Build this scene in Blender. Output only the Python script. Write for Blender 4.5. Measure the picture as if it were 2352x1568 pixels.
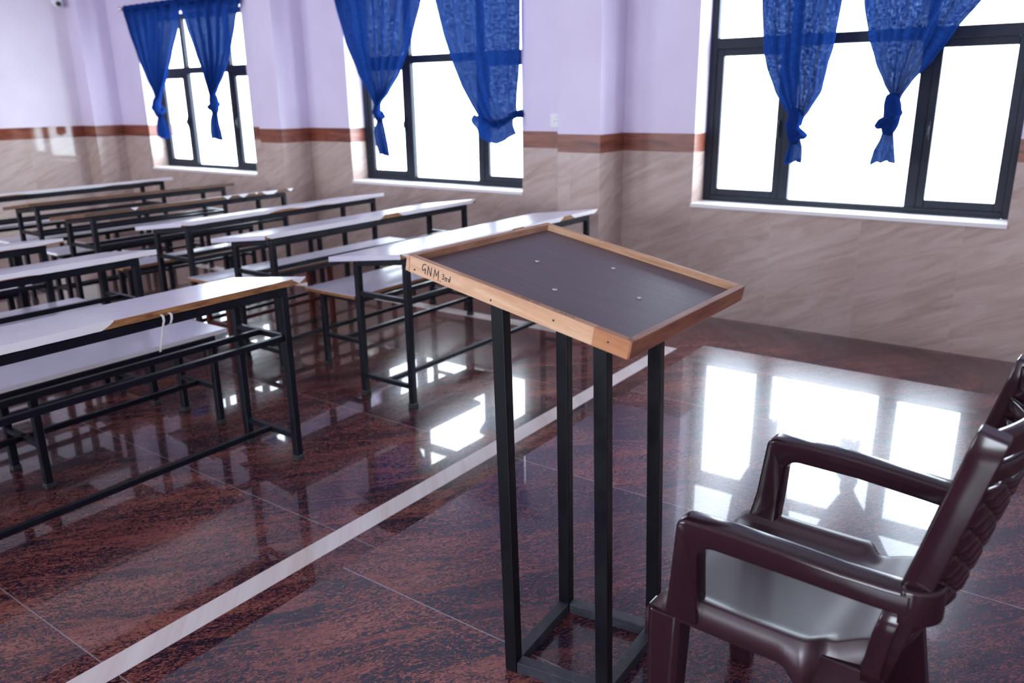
import bpy, bmesh, math, random
from mathutils import Vector, Matrix
R_ = math.radians
sc = bpy.context.scene
for o in list(bpy.data.objects):
    bpy.data.objects.remove(o)

# ------------------------------------------------------------------ camera
cam_data = bpy.data.cameras.new('camera')
cam = bpy.data.objects.new('camera', cam_data)
sc.collection.objects.link(cam)
_r = Vector((0.81032, 0.58584, -0.01347)); _u = Vector((-0.16010, 0.24343, 0.95661)); _f = Vector((-0.56370, 0.77300, -0.29105))
_C = Vector((2.53505, -5.83475, 1.67180))
_m = Matrix(((_r.x, _u.x, -_f.x), (_r.y, _u.y, -_f.y), (_r.z, _u.z, -_f.z)))
cam.matrix_world = Matrix.Translation(_C) @ _m.to_4x4()
cam_data.sensor_fit = 'HORIZONTAL'; cam_data.sensor_width = 36.0
cam_data.lens = 1850.08 * 36.0 / 2352.0
cam_data.clip_start = 0.05
cam_data.dof.use_dof = True
cam_data.dof.focus_distance = 2.15
cam_data.dof.aperture_fstop = 3.2
sc.camera = cam

# ------------------------------------------------------------------ world, light, exposure
world = bpy.data.worlds.new('daylight'); sc.world = world; world.use_nodes = True
wn = world.node_tree.nodes; wn.clear()
wo = wn.new('ShaderNodeOutputWorld'); wb = wn.new('ShaderNodeBackground')
wb.inputs[0].default_value = (0.80, 0.885, 1.0, 1); wb.inputs[1].default_value = 7.0
world.node_tree.links.new(wb.outputs[0], wo.inputs[0])
sc.view_settings.view_transform = 'Standard'; sc.view_settings.look = 'None'
sc.view_settings.gamma = 1.0; sc.view_settings.use_curve_mapping = False
sc.view_settings.exposure = 1.25
sc.cycles.use_denoising = True
sc.cycles.max_bounces = 10; sc.cycles.diffuse_bounces = 6; sc.cycles.glossy_bounces = 5; sc.cycles.transparent_max_bounces = 16
sc.cycles.sample_clamp_indirect = 12.0
sc.cycles.caustics_reflective = False

ROOM_TOP = 3.25; XL = -8.22; XR = 4.9; YB = -9.4
def portal(name, loc, rot, sx, sy):
    l = bpy.data.lights.new(name, 'AREA'); l.shape = 'RECTANGLE'; l.size = sx; l.size_y = sy
    l.cycles.is_portal = True
    o = bpy.data.objects.new(name, l); sc.collection.objects.link(o); o.location = loc; o.rotation_euler = rot
    return o
WIN = [('window_1', -7.3525, -5.2637), ('window_2', -3.7005, -1.5813), ('window_3', 0.0, 2.0904)]
ADDEDWIN = [(-7.3, -5.2), (-3.6, -1.5), (1.6, 4.2)]  # unseen openings added in the opposite wall to brighten the room
WZ0, WZ1 = 0.873, 2.66
for nme, a, b in WIN:
    portal('window_light_portal', ((a+b)/2, 0.30, (WZ0+WZ1)/2), (R_(-90), 0, 0), b-a, WZ1-WZ0)
for a, b in ADDEDWIN:
    portal('window_light_portal', ((a+b)/2, YB-0.30, (WZ0+WZ1)/2), (R_(90), 0, 0), b-a, WZ1-WZ0)  # portals for the added openings

# ------------------------------------------------------------------ materials
def newmat(name):
    m = bpy.data.materials.new(name); m.use_nodes = True
    nt = m.node_tree; b = nt.nodes['Principled BSDF']
    return m, nt, b
def simple(name, col, rough=0.5, metal=0.0, spec=0.5, coat=0.0):
    m, nt, b = newmat(name)
    b.inputs['Base Color'].default_value = (*col, 1); b.inputs['Roughness'].default_value = rough
    b.inputs['Metallic'].default_value = metal; b.inputs['Specular IOR Level'].default_value = spec
    b.inputs['Coat Weight'].default_value = coat
    return m
class NT:
    def __init__(s, nt): s.nt = nt
    def n(s, t, **k):
        nd = s.nt.nodes.new(t)
        for a, v in k.items(): setattr(nd, a, v)
        return nd
    def l(s, a, b): s.nt.links.new(a, b)
    def math(s, op, a, b=None, c=None):
        nd = s.n('ShaderNodeMath', operation=op)
        for i, v in enumerate((a, b, c)):
            if v is None: continue
            if hasattr(v, 'links'): s.l(v, nd.inputs[i])
            else: nd.inputs[i].default_value = v
        return nd.outputs[0]
    def noise(s, vec, scale, detail=4, rough=0.55, dist=0.0):
        nd = s.n('ShaderNodeTexNoise'); nd.inputs['Scale'].default_value = scale; nd.inputs['Detail'].default_value = detail
        nd.inputs['Roughness'].default_value = rough; nd.inputs['Distortion'].default_value = dist
        s.l(vec, nd.inputs['Vector']); return nd.outputs['Fac']
    def ramp(s, fac, stops, interp='LINEAR'):
        nd = s.n('ShaderNodeValToRGB'); nd.color_ramp.interpolation = interp
        e = nd.color_ramp.elements
        while len(e) < len(stops): e.new(0.5)
        for el, (p, c) in zip(e, stops):
            el.position = p; el.color = (*c, 1) if len(c) == 3 else c
        s.l(fac, nd.inputs[0]); return nd.outputs[0]
    def mix(s, fac, a, b, mode='MIX'):
        nd = s.n('ShaderNodeMix', data_type='RGBA', blend_type=mode)
        for sock, v in ((nd.inputs[0], fac), (nd.inputs[6], a), (nd.inputs[7], b)):
            if hasattr(v, 'links'): s.l(v, sock)
            elif isinstance(v, (int, float)): sock.default_value = v
            else: sock.default_value = (*v, 1)
        return nd.outputs[2]
    def mapping(s, vec, rot=(0,0,0), scale=(1,1,1), loc=(0,0,0)):
        nd = s.n('ShaderNodeMapping'); nd.inputs['Rotation'].default_value = rot; nd.inputs['Scale'].default_value = scale
        nd.inputs['Location'].default_value = loc; s.l(vec, nd.inputs['Vector']); return nd.outputs[0]

def granite(name, y0, pitch, x0, xpitch, rough, coat, spec=0.5, offs=0.0, dark=(0.010, 0.008, 0.018), tint=(1, 1, 1)):
    m, nt, b = newmat(name); g = NT(nt)
    tc = g.n('ShaderNodeTexCoord').outputs['Object']
    sep = g.n('ShaderNodeSeparateXYZ'); g.l(tc, sep.inputs[0])
    fy = g.math('DIVIDE', g.math('SUBTRACT', sep.outputs[1], y0), pitch)
    fx = g.math('DIVIDE', g.math('SUBTRACT', sep.outputs[0], x0), xpitch)
    iy = g.math('FLOOR', fy); ix = g.math('FLOOR', fx)
    cell = g.n('ShaderNodeCombineXYZ'); g.l(ix, cell.inputs[0]); g.l(iy, cell.inputs[1]); cell.inputs[2].default_value = offs
    wn_ = g.n('ShaderNodeTexWhiteNoise', noise_dimensions='3D'); g.l(cell.outputs[0], wn_.inputs['Vector'])
    sc_ = g.n('ShaderNodeVectorMath', operation='SCALE'); g.l(wn_.outputs['Color'], sc_.inputs[0]); sc_.inputs['Scale'].default_value = 17.0
    add = g.n('ShaderNodeVectorMath', operation='ADD'); g.l(tc, add.inputs[0]); g.l(sc_.outputs[0], add.inputs[1])
    # flow distortion
    v0 = add.outputs[0]
    nz = g.n('ShaderNodeTexNoise'); nz.inputs['Scale'].default_value = 1.6; nz.inputs['Detail'].default_value = 3; g.l(v0, nz.inputs['Vector'])
    dv = g.n('ShaderNodeVectorMath', operation='MULTIPLY_ADD'); g.l(nz.outputs['Color'], dv.inputs[0]); dv.inputs[1].default_value = (0.16, 0.16, 0.16); g.l(v0, dv.inputs[2])
    rot = g.mapping(dv.outputs[0], rot=(0, 0, R_(-52)), scale=(1, 1, 1))
    st = g.mapping(rot, scale=(50, 100, 50))
    fleck = g.noise(st, 1.0, 4, 0.55, 1.7)
    st2 = g.mapping(rot, scale=(1.2, 6.5, 1.2))
    cloud = g.noise(st2, 1.0, 5, 0.6, 0.6)
    big = g.noise(v0, 1.3, 2, 0.5)
    k = g.math('ADD', g.math('MULTIPLY', fleck, 0.66), g.math('MULTIPLY', cloud, 0.34))
    col = g.ramp(k, [(0.40, dark), (0.470, tuple(x * 1.5 for x in dark)), (0.492, (0.085, 0.024, 0.027)), (0.53, (0.175, 0.052, 0.044)), (0.60, (0.26, 0.095, 0.075))])
    vein = g.ramp(g.noise(g.mapping(rot, scale=(0.55, 3.4, 1)), 1.0, 3, 0.5, 0.3), [(0.485, (0, 0, 0)), (0.5, (1, 1, 1)), (0.515, (0, 0, 0))])
    col = g.mix(g.math('MULTIPLY', vein, g.math('MULTIPLY', fleck, 1.3)), col, (0.26, 0.075, 0.055))
    col = g.mix(g.ramp(big, [(0.42, (0, 0, 0)), (0.62, (0.8, 0.8, 0.8))]), col, g.mix(1.0, col, (0.50, 0.48, 0.66), 'MULTIPLY'))
    ey = g.math('ABSOLUTE', g.math('SUBTRACT', g.math('FRACT', g.math('ADD', fy, 0.5)), 0.5))
    ex = g.math('ABSOLUTE', g.math('SUBTRACT', g.math('FRACT', g.math('ADD', fx, 0.5)), 0.5))
    jy = g.math('LESS_THAN', ey, 0.0022 / pitch); jx = g.math('LESS_THAN', ex, 0.0022 / xpitch)
    col = g.mix(g.math('MULTIPLY', g.math('MAXIMUM', jy, jx), 0.75), col, (0.26, 0.22, 0.24))
    g.l(col, b.inputs['Base Color'])
    b.inputs['Roughness'].default_value = rough; b.inputs['Specular IOR Level'].default_value = spec
    b.inputs['Coat Weight'].default_value = coat; b.inputs['Coat Roughness'].default_value = 0.012; b.inputs['Coat IOR'].default_value = 1.5; b.inputs['Coat Tint'].default_value = (1, 1, 1, 1); b.inputs['Specular Tint'].default_value = (*tint, 1)
    return m

def marble_tile(name, c1, c2, c3, rough=0.055, axis='X'):
    m, nt, b = newmat(name); g = NT(nt)
    tc = g.n('ShaderNodeTexCoord').outputs['Object']
    sep = g.n('ShaderNodeSeparateXYZ'); g.l(tc, sep.inputs[0])
    comb = g.n('ShaderNodeCombineXYZ')
    h = g.math('ADD', sep.outputs[0], sep.outputs[1]) if axis == 'X' else g.math('SUBTRACT', sep.outputs[0], sep.outputs[1])
    tl = g.math('FLOOR', g.math('DIVIDE', h, 0.62)); tz = g.math('FLOOR', g.math('DIVIDE', sep.outputs[2], 0.624))
    g.l(h, comb.inputs[0]); g.l(sep.outputs[2], comb.inputs[1])
    g.l(g.math('ADD', g.math('MULTIPLY', tl, 3.7), g.math('MULTIPLY', tz, 0.0)), comb.inputs[2])
    rot = g.mapping(comb.outputs[0], rot=(0, 0, R_(-24)), scale=(1, 1, 1))
    s1 = g.mapping(rot, scale=(1.8, 12.0, 1.0))
    n1 = g.noise(s1, 1.0, 6, 0.62, 1.0)
    n2 = g.noise(g.mapping(rot, scale=(2.0, 19.0, 1.0)), 1.0, 4, 0.6, 1.2)
    n3 = g.noise(comb.outputs[0], 1.1, 2, 0.5)
    col = g.ramp(n1, [(0.30, c2), (0.50, c1), (0.68, c3)])
    v = g.ramp(n2, [(0.60, (0, 0, 0)), (0.68, (0.45, 0.45, 0.45)), (0.74, (0, 0, 0))])
    col = g.mix(v, col, c2)
    ex = g.math('ABSOLUTE', g.math('SUBTRACT', g.math('FRACT', g.math('ADD', g.math('DIVIDE', h, 0.62), 0.5)), 0.5))
    ez = g.math('ABSOLUTE', g.math('SUBTRACT', g.math('FRACT', g.math('ADD', g.math('DIVIDE', sep.outputs[2], 0.624), 0.5)), 0.5))
    j = g.math('MAXIMUM', g.math('LESS_THAN', ex, 0.003), g.math('LESS_THAN', ez, 0.0025))
    col = g.mix(g.math('MULTIPLY', j, 0.3), col, (0.55, 0.50, 0.50))
    g.l(col, b.inputs['Base Color']); b.inputs['Roughness'].default_value = rough
    b.inputs['Specular IOR Level'].default_value = 0.4
    return m

def wood(name, c1, c2, scale=1.0, axis=0, rough=0.35, joint=None, c3=None):
    m, nt, b = newmat(name); g = NT(nt)
    tc = g.n('ShaderNodeTexCoord').outputs['Object']
    if axis == 'XY':
        sep = g.n('ShaderNodeSeparateXYZ'); g.l(tc, sep.inputs[0]); comb = g.n('ShaderNodeCombineXYZ')
        g.l(g.math('SUBTRACT', sep.outputs[0], sep.outputs[1]), comb.inputs[0]); g.l(sep.outputs[2], comb.inputs[2]); tc = comb.outputs[0]; axis = 0
    s = [14 * scale] * 3; s[axis] = 1.6 * scale
    v = g.mapping(tc, scale=tuple(s))
    n1 = g.noise(v, 1.0, 6, 0.6, 1.4)
    n2 = g.noise(g.mapping(tc, scale=tuple(x * 5 for x in s)), 1.0, 3, 0.6, 0.3)
    k = g.math('ADD', g.math('MULTIPLY', n1, 0.75), g.math('MULTIPLY', n2, 0.25))
    col = g.ramp(k, [(0.36, c2), (0.52, c1), (0.66, c3 or c1)])
    g.l(col, b.inputs['Base Color']); b.inputs['Roughness'].default_value = rough
    return m

M = {}
M['granite'] = granite('polished_red_granite', -2.9496, 0.9684, -9.0, 60.0, 0.20, 0.62, 0.18, 0.0)
M['granite_dais'] = granite('honed_red_granite', -4.3406, 0.9702, -9.0, 60.0, 0.22, 0.42, 0.34, 5.0, (0.013, 0.011, 0.026), (0.80, 0.88, 1.0))  # bluish specular tint imitates haze around the window reflections
M['marble'] = marble_tile('beige_marble_tile', (0.49, 0.375, 0.330), (0.40, 0.290, 0.240), (0.55, 0.445, 0.40), rough=0.20)
M['marble_left_lit'] = marble_tile('lit_polished_beige_marble_tile', (0.54, 0.435, 0.385), (0.45, 0.335, 0.28), (0.60, 0.50, 0.45), rough=0.05)  # same dado tile, polished, colour lightened to imitate window light on this wall
M['band_left'] = wood('polished_wood_tile', (0.22, 0.062, 0.036), (0.085, 0.022, 0.014), 0.8, 'XY', 0.06, c3=(0.30, 0.10, 0.05))
M['white_marble'] = marble_tile('white_marble_inlay', (0.68, 0.585, 0.56), (0.56, 0.45, 0.40), (0.74, 0.67, 0.65), rough=0.1)
M['sill_marble'] = simple('white_sill_marble', (0.82, 0.80, 0.80), 0.25)
M['band'] = wood('red_brown_wood_tile', (0.22, 0.062, 0.036), (0.085, 0.022, 0.014), 0.8, 'XY', 0.36, c3=(0.30, 0.10, 0.05))
def paint(name, col):
    m, nt, b = newmat(name); g = NT(nt)
    tc = g.n('ShaderNodeTexCoord').outputs['Object']
    n = g.noise(tc, 2.2, 3, 0.5)
    c = g.ramp(n, [(0.35, tuple(x * 0.97 for x in col)), (0.65, tuple(min(1, x * 1.03) for x in col))])
    g.l(c, b.inputs['Base Color']); b.inputs['Roughness'].default_value = 0.55
    bp = g.n('ShaderNodeBump'); bp.inputs['Strength'].default_value = 0.04
    g.l(g.noise(tc, 180, 2, 0.5), bp.inputs['Height']); g.l(bp.outputs[0], b.inputs['Normal'])
    return m
M['pale_paint'] = paint('pale_pinkish_wall_paint', (0.80, 0.73, 0.80))
M['paint'] = paint('lavender_wall_paint', (0.70, 0.62, 0.77))
M['ceiling'] = paint('white_ceiling_paint', (0.85, 0.84, 0.88))
def worn_metal(name, col, worn, rough=0.38, amt=0.64):
    m, nt, b = newmat(name); g = NT(nt)
    tc = g.n('ShaderNodeTexCoord').outputs['Object']
    n = g.noise(tc, 26, 6, 0.7)
    c = g.ramp(n, [(0.45, col), (amt, tuple(x * 1.5 for x in col)), (amt + 0.06, worn)])
    g.l(c, b.inputs['Base Color'])
    rr = g.ramp(g.noise(tc, 9, 3, 0.5), [(0.3, (rough * 0.8,) * 3), (0.7, (rough * 1.3,) * 3)])
    g.l(rr, b.inputs['Roughness']); b.inputs['Specular IOR Level'].default_value = 0.28
    return m
M['black'] = worn_metal('black_painted_steel', (0.005, 0.0055, 0.011), (0.035, 0.030, 0.032), 0.34, 0.72)
M['post'] = worn_metal('black_lectern_steel', (0.0025, 0.0025, 0.005), (0.04, 0.037, 0.035), 0.42, 0.72)
M['base_steel'] = worn_metal('dusty_black_steel', (0.028, 0.028, 0.036), (0.10, 0.085, 0.08), 0.45, 0.62)
M['brownsteel'] = worn_metal('brown_painted_steel', (0.10, 0.022, 0.018), (0.16, 0.06, 0.05), 0.4, 0.7)
M['cap'] = simple('dark_rubber', (0.03, 0.03, 0.032), 0.6)
def laminate(name, col):
    m, nt, b = newmat(name); g = NT(nt)
    tc = g.n('ShaderNodeTexCoord').outputs['Object']
    n = g.noise(tc, 7, 5, 0.6)
    c = g.ramp(n, [(0.3, tuple(x * 0.93 for x in col)), (0.7, col)])
    sm = g.ramp(g.noise(tc, 45, 4, 0.7), [(0.72, (0, 0, 0)), (0.78, (0.3, 0.3, 0.3))])
    c = g.mix(sm, c, (0.35, 0.31, 0.30))
    g.l(c, b.inputs['Base Color']); b.inputs['Roughness'].default_value = 0.22
    b.inputs['Specular IOR Level'].default_value = 0.5
    return m
M['laminate'] = laminate('pale_grey_laminate', (0.60, 0.565, 0.67))
M['banding'] = simple('white_edge_banding', (0.88, 0.86, 0.88), 0.35)
M['chip'] = wood('raw_brown_board_edge', (0.36, 0.16, 0.055), (0.16, 0.06, 0.02), 2.5, 1, 0.6, c3=(0.50, 0.25, 0.10))
M['brown_top'] = wood('worn_brown_desktop', (0.15, 0.07, 0.035), (0.07, 0.032, 0.018), 1.5, 1, 0.45, c3=(0.22, 0.11, 0.06))
M['darkedge'] = simple('dark_brown_board_edge', (0.06, 0.035, 0.03), 0.5)
M['board'] = None
m, nt, b = newmat('dark_brown_board_laminate'); g = NT(nt)
tc = g.n('ShaderNodeTexCoord').outputs['Object']
c = g.ramp(g.noise(g.mapping(tc, scale=(3, 60, 3)), 1.0, 4, 0.6), [(0.3, (0.088, 0.055, 0.068)), (0.7, (0.112, 0.074, 0.088))])
c = g.mix(g.ramp(g.noise(tc, 60, 3, 0.6), [(0.68, (0, 0, 0)), (0.80, (0.25, 0.25, 0.25))]), c, (0.16, 0.13, 0.14))
g.l(c, b.inputs['Base Color']); b.inputs['Roughness'].default_value = 0.33; b.inputs['Specular IOR Level'].default_value = 0.55
g.l(g.ramp(g.noise(g.mapping(tc, scale=(4, 90, 4)), 1.0, 3, 0.6), [(0.2, (0.36,) * 3), (0.8, (0.46,) * 3)]), b.inputs['Roughness'])
M['board'] = m
M['rim_light'] = wood('light_teak_wood', (0.54, 0.31, 0.175), (0.38, 0.19, 0.095), 1.6, 0, 0.45, c3=(0.62, 0.40, 0.25))
M['rim_light_y'] = wood('light_teak_wood_cross', (0.50, 0.28, 0.17), (0.34, 0.16, 0.085), 1.6, 1, 0.45, c3=(0.60, 0.38, 0.25))
M['rim_dark'] = wood('reddish_teak_wood', (0.30, 0.115, 0.065), (0.17, 0.06, 0.04), 1.6, 1, 0.4, c3=(0.40, 0.18, 0.10))
M['rim_end'] = wood('brown_stained_teak_end', (0.40, 0.17, 0.075), (0.27, 0.10, 0.045), 1.6, 0, 0.4, c3=(0.46, 0.21, 0.10))
M['ink'] = simple('black_marker_ink', (0.012, 0.01, 0.012), 0.5)
M['screw'] = simple('bright_screw_steel', (0.75, 0.74, 0.72), 0.25, 1.0)
def plastic():
    m, nt, b = newmat('maroon_brown_plastic'); g = NT(nt)
    tc = g.n('ShaderNodeTexCoord').outputs['Object']
    c = g.ramp(g.noise(tc, 5, 4, 0.6), [(0.3, (0.019, 0.0060, 0.0105)), (0.7, (0.024, 0.0078, 0.0128))])
    g.l(c, b.inputs['Base Color'])
    b.inputs['Roughness'].default_value = 0.15
    b.inputs['Specular IOR Level'].default_value = 0.55
    bp = g.n('ShaderNodeBump'); bp.inputs['Strength'].default_value = 0.05; bp.inputs['Distance'].default_value = 0.05; g.l(g.noise(tc, 9, 1, 0.4), bp.inputs['Height']); g.l(bp.outputs[0], b.inputs['Normal'])
    return m
M['plastic'] = plastic()
M['satin'] = simple('satin_maroon_plastic', (0.032, 0.0105, 0.0165), 0.42, 0, 1.0)
M['frame'] = simple('dark_grey_window_aluminium', (0.016, 0.019, 0.028), 0.5, 0.0, 0.2)
M['chrome'] = simple('polished_steel_rod', (0.75, 0.72, 0.70), 0.2, 1.0)
M['whiteplastic'] = simple('white_plastic', (0.78, 0.76, 0.78), 0.35)
M['darkglass'] = simple('dark_lens', (0.02, 0.02, 0.03), 0.1)
M['cloth_white'] = simple('white_cloth_tape', (0.75, 0.74, 0.72), 0.7)
# glass pane
m = bpy.data.materials.new('window_glass'); m.use_nodes = True; nt = m.node_tree; nt.nodes.clear(); g = NT(nt)
out = g.n('ShaderNodeOutputMaterial'); tr = g.n('ShaderNodeBsdfTransparent'); tr.inputs[0].default_value = (0.96, 0.98, 0.98, 1)
gl = g.n('ShaderNodeBsdfGlossy'); gl.inputs['Roughness'].default_value = 0.02; mx = g.n('ShaderNodeMixShader'); mx.inputs[0].default_value = 0.05
g.l(tr.outputs[0], mx.inputs[1]); g.l(gl.outputs[0], mx.inputs[2]); g.l(mx.outputs[0], out.inputs[0]); M['glass'] = m
# curtain cloth
def curtain_mat():
    m = bpy.data.materials.new('blue_curtain_cloth'); m.use_nodes = True; nt = m.node_tree; nt.nodes.clear(); g = NT(nt)
    out = g.n('ShaderNodeOutputMaterial'); tc = g.n('ShaderNodeTexCoord').outputs['Object']
    wv = g.noise(g.mapping(tc, scale=(260, 260, 40)), 1.0, 2, 0.5)
    wh = g.noise(g.mapping(tc, scale=(40, 40, 300)), 1.0, 2, 0.5)
    wea = g.math('MULTIPLY', g.math('ADD', wv, wh), 0.5)
    dc = g.ramp(wea, [(0.4, (0.008, 0.031, 0.17)), (0.62, (0.016, 0.058, 0.29))])
    df = g.n('ShaderNodeBsdfDiffuse'); g.l(dc, df.inputs[0])
    tl = g.n('ShaderNodeBsdfTranslucent'); g.l(g.ramp(wea, [(0.4, (0.0012, 0.006, 0.040)), (0.62, (0.007, 0.026, 0.10))]), tl.inputs[0])
    tp = g.n('ShaderNodeBsdfTransparent'); tp.inputs[0].default_value = (0.55, 0.75, 1.0, 1)
    sh = g.n('ShaderNodeBsdfSheen'); sh.inputs[0].default_value = (0.1, 0.2, 0.5, 1)
    m1 = g.n('ShaderNodeMixShader'); m1.inputs[0].default_value = 0.34; g.l(df.outputs[0], m1.inputs[1]); g.l(tl.outputs[0], m1.inputs[2])
    m2 = g.n('ShaderNodeMixShader'); g.l(g.ramp(wea, [(0.50, (0.0, 0.0, 0.0)), (0.66, (0.03, 0.03, 0.03))]), m2.inputs[0])
    g.l(m1.outputs[0], m2.inputs[1]); g.l(tp.outputs[0], m2.inputs[2]); g.l(m2.outputs[0], out.inputs[0])
    return m
M['curtain'] = curtain_mat()

# ------------------------------------------------------------------ mesh helpers
class MB:
    def __init__(s): s.bm = bmesh.new()
    def box(s, x0, x1, y0, y1, z0, z1, mi=0):
        v = [s.bm.verts.new((x, y, z)) for x in (x0, x1) for y in (y0, y1) for z in (z0, z1)]
        for q in ((0, 1, 3, 2), (4, 6, 7, 5), (0, 4, 5, 1), (2, 3, 7, 6), (0, 2, 6, 4), (1, 5, 7, 3)):
            s.bm.faces.new([v[i] for i in q]).material_index = mi
        return v
    def hexa(s, P, mi=0):   # P: 8 points ordered bottom 4 (ccw), top 4
        v = [s.bm.verts.new(p) for p in P]
        for q in ((3, 2, 1, 0), (4, 5, 6, 7), (0, 1, 5, 4), (1, 2, 6, 5), (2, 3, 7, 6), (3, 0, 4, 7)):
            s.bm.faces.new([v[i] for i in q]).material_index = mi
    def bar(s, a, b, w, h, up=(0, 0, 1), mi=0):
        a = Vector(a); b = Vector(b); d = (b - a).normalized(); upv = Vector(up)
        if abs(d.dot(upv)) > 0.95: upv = Vector((0, 1, 0))
        x = d.cross(upv).normalized(); y = x.cross(d).normalized()
        P = []
        for c in (a, b):
            for sx, sy in ((-1, -1), (1, -1), (1, 1), (-1, 1)):
                P.append(c + x * (sx * w / 2) + y * (sy * h / 2))
        s.hexa(P, mi)
    def tube(s, pts, rad, seg=10, closed=False, mi=0, cap=True):
        pts = [Vector(p) for p in pts]; n = len(pts); rings = []
        rads = rad if isinstance(rad, (list, tuple)) else [rad] * n
        prev = None
        for i, p in enumerate(pts):
            if closed: d = pts[(i + 1) % n] - pts[i - 1]
            else: d = pts[min(i + 1, n - 1)] - pts[max(i - 1, 0)]
            d.normalize()
            if prev is None:
                x = d.cross(Vector((0, 0, 1)))
                if x.length < 1e-3: x = d.cross(Vector((0, 1, 0)))
            else: x = prev - d * prev.dot(d)
            x.normalize(); prev = x; y = d.cross(x)
            rr = rads[i]; ra, rb = rr if isinstance(rr, tuple) else (rr, rr)
            rings.append([s.bm.verts.new(p + x * ra * math.cos(2 * math.pi * k / seg) + y * rb * math.sin(2 * math.pi * k / seg)) for k in range(seg)])
        m_ = n if closed else n - 1
        for i in range(m_):
            A, B = rings[i], rings[(i + 1) % n]
            for k in range(seg):
                f = s.bm.faces.new((A[k], A[(k + 1) % seg], B[(k + 1) % seg], B[k])); f.material_index = mi; f.smooth = True
        if cap and not closed:
            s.bm.faces.new(rings[0][::-1]).material_index = mi; s.bm.faces.new(rings[-1]).material_index = mi
    def sweep(s, pts, sec, frames, mi=0, smooth=True, cap=True):
        """sec: list of (a,b) profile coordinates or function(i); frames: list of (A,B) unit vectors"""
        rings = []
        for i, p in enumerate(pts):
            A, B = frames[i] if isinstance(frames, list) else frames
            se = sec(i) if callable(sec) else sec
            rings.append([s.bm.verts.new(Vector(p) + Vector(A) * a + Vector(B) * b_) for a, b_ in se])
        n = len(rings[0])
        for i in range(len(rings) - 1):
            for k in range(n):
                f = s.bm.faces.new((rings[i][k], rings[i][(k + 1) % n], rings[i + 1][(k + 1) % n], rings[i + 1][k])); f.smooth = smooth; f.material_index = mi
        if cap:
            s.bm.faces.new(rings[0][::-1]).material_index = mi; s.bm.faces.new(rings[-1]).material_index = mi
    def grid(s, fn, nu, nv, mi=0, smooth=True):
        V = [[s.bm.verts.new(fn(i / nu, j / nv)) for j in range(nv + 1)] for i in range(nu + 1)]
        for i in range(nu):
            for j in range(nv):
                f = s.bm.faces.new((V[i][j], V[i + 1][j], V[i + 1][j + 1], V[i][j + 1])); f.smooth = smooth; f.material_index = mi
        return V
    def prism(s, outline, y0, y1, axis='Y', mi=0):
        def P(a, b_, c): return {'Y': (a, c, b_), 'X': (c, a, b_), 'Z': (a, b_, c)}[axis]
        A = [s.bm.verts.new(P(a, b_, y0)) for a, b_ in outline]; B = [s.bm.verts.new(P(a, b_, y1)) for a, b_ in outline]
        n = len(A)
        s.bm.faces.new(A).material_index = mi; s.bm.faces.new(B[::-1]).material_index = mi
        for k in range(n): s.bm.faces.new((A[k], B[k], B[(k + 1) % n], A[(k + 1) % n])).material_index = mi
    def build(s, name, mats, parent=None, bevel=0, seg=2, solid=0, subsurf=0, smooth_angle=None):
        bmesh.ops.recalc_face_normals(s.bm, faces=s.bm.faces)
        me = bpy.data.meshes.new(name); s.bm.to_mesh(me); s.bm.free()
        if not isinstance(mats, (list, tuple)): mats = [mats]
        for m in mats: me.materials.append(m)
        o = bpy.data.objects.new(name, me); sc.collection.objects.link(o)
        if parent: o.parent = parent
        if solid:
            md = o.modifiers.new('solid', 'SOLIDIFY'); md.thickness = solid; md.offset = 0
        if bevel:
            md = o.modifiers.new('bevel', 'BEVEL'); md.width = bevel; md.segments = seg; md.limit_method = 'ANGLE'; md.angle_limit = R_(35); md.harden_normals = False
        if subsurf:
            md = o.modifiers.new('sub', 'SUBSURF'); md.levels = subsurf; md.render_levels = subsurf
        return o
def tag(o, label=None, cat=None, group=None, kind=None):
    if label: o['label'] = label
    if cat: o['category'] = cat
    if group: o['group'] = group
    if kind: o['kind'] = kind
    return o
def empty(name, loc, rz=0):
    o = bpy.data.objects.new(name, None); sc.collection.objects.link(o); o.location = loc; o.rotation_euler = (0, 0, rz)
    o.empty_display_size = 0.1
    return o
CH = {}
def copy_tree(o, parent=None):
    c = o.copy(); sc.collection.objects.link(c)
    if parent: c.parent = parent
    for ch in list(o.children): copy_tree(ch, c)
    return c

# ------------------------------------------------------------------ floor, dais, inlays
DZ = 0.243; DX = 0.7633; DY = -1.4762
mb = MB(); mb.box(XL - 0.2, XR + 0.2, YB - 0.2, 0.2, -0.12, 0.0); tag(mb.build('floor', M['granite']), 'polished red granite floor', 'floor', kind='structure')
mb = MB(); mb.box(DX, XR, YB, DY, 0.0, DZ)
tag(mb.build('floor', M['granite_dais'], bevel=0.003), 'raised platform of honed red granite', 'floor', kind='structure')
mb = MB(); mb.box(0.2426, 0.3426, YB, -0.9057, 0.0, 0.001)
tag(mb.build('trim_1', M['white_marble']), 'white marble floor strip along the platform', 'floor trim', kind='structure')
mb = MB(); mb.box(XL, 0.2426, -1.03, -0.9057, 0.0, 0.001); mb.box(0.2426, 0.3426, -0.9057, -0.9056, 0, .001)
tag(mb.build('trim_2', M['white_marble']), 'white marble floor strip along the window wall', 'floor trim', kind='structure')
mb = MB(); mb.box(XL - 0.2, XR + 0.2, YB - 0.2, 0.35, ROOM_TOP, ROOM_TOP + 0.15)
tag(mb.build('ceiling', M['ceiling']), 'ceiling', 'ceiling', kind='structure')

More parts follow.
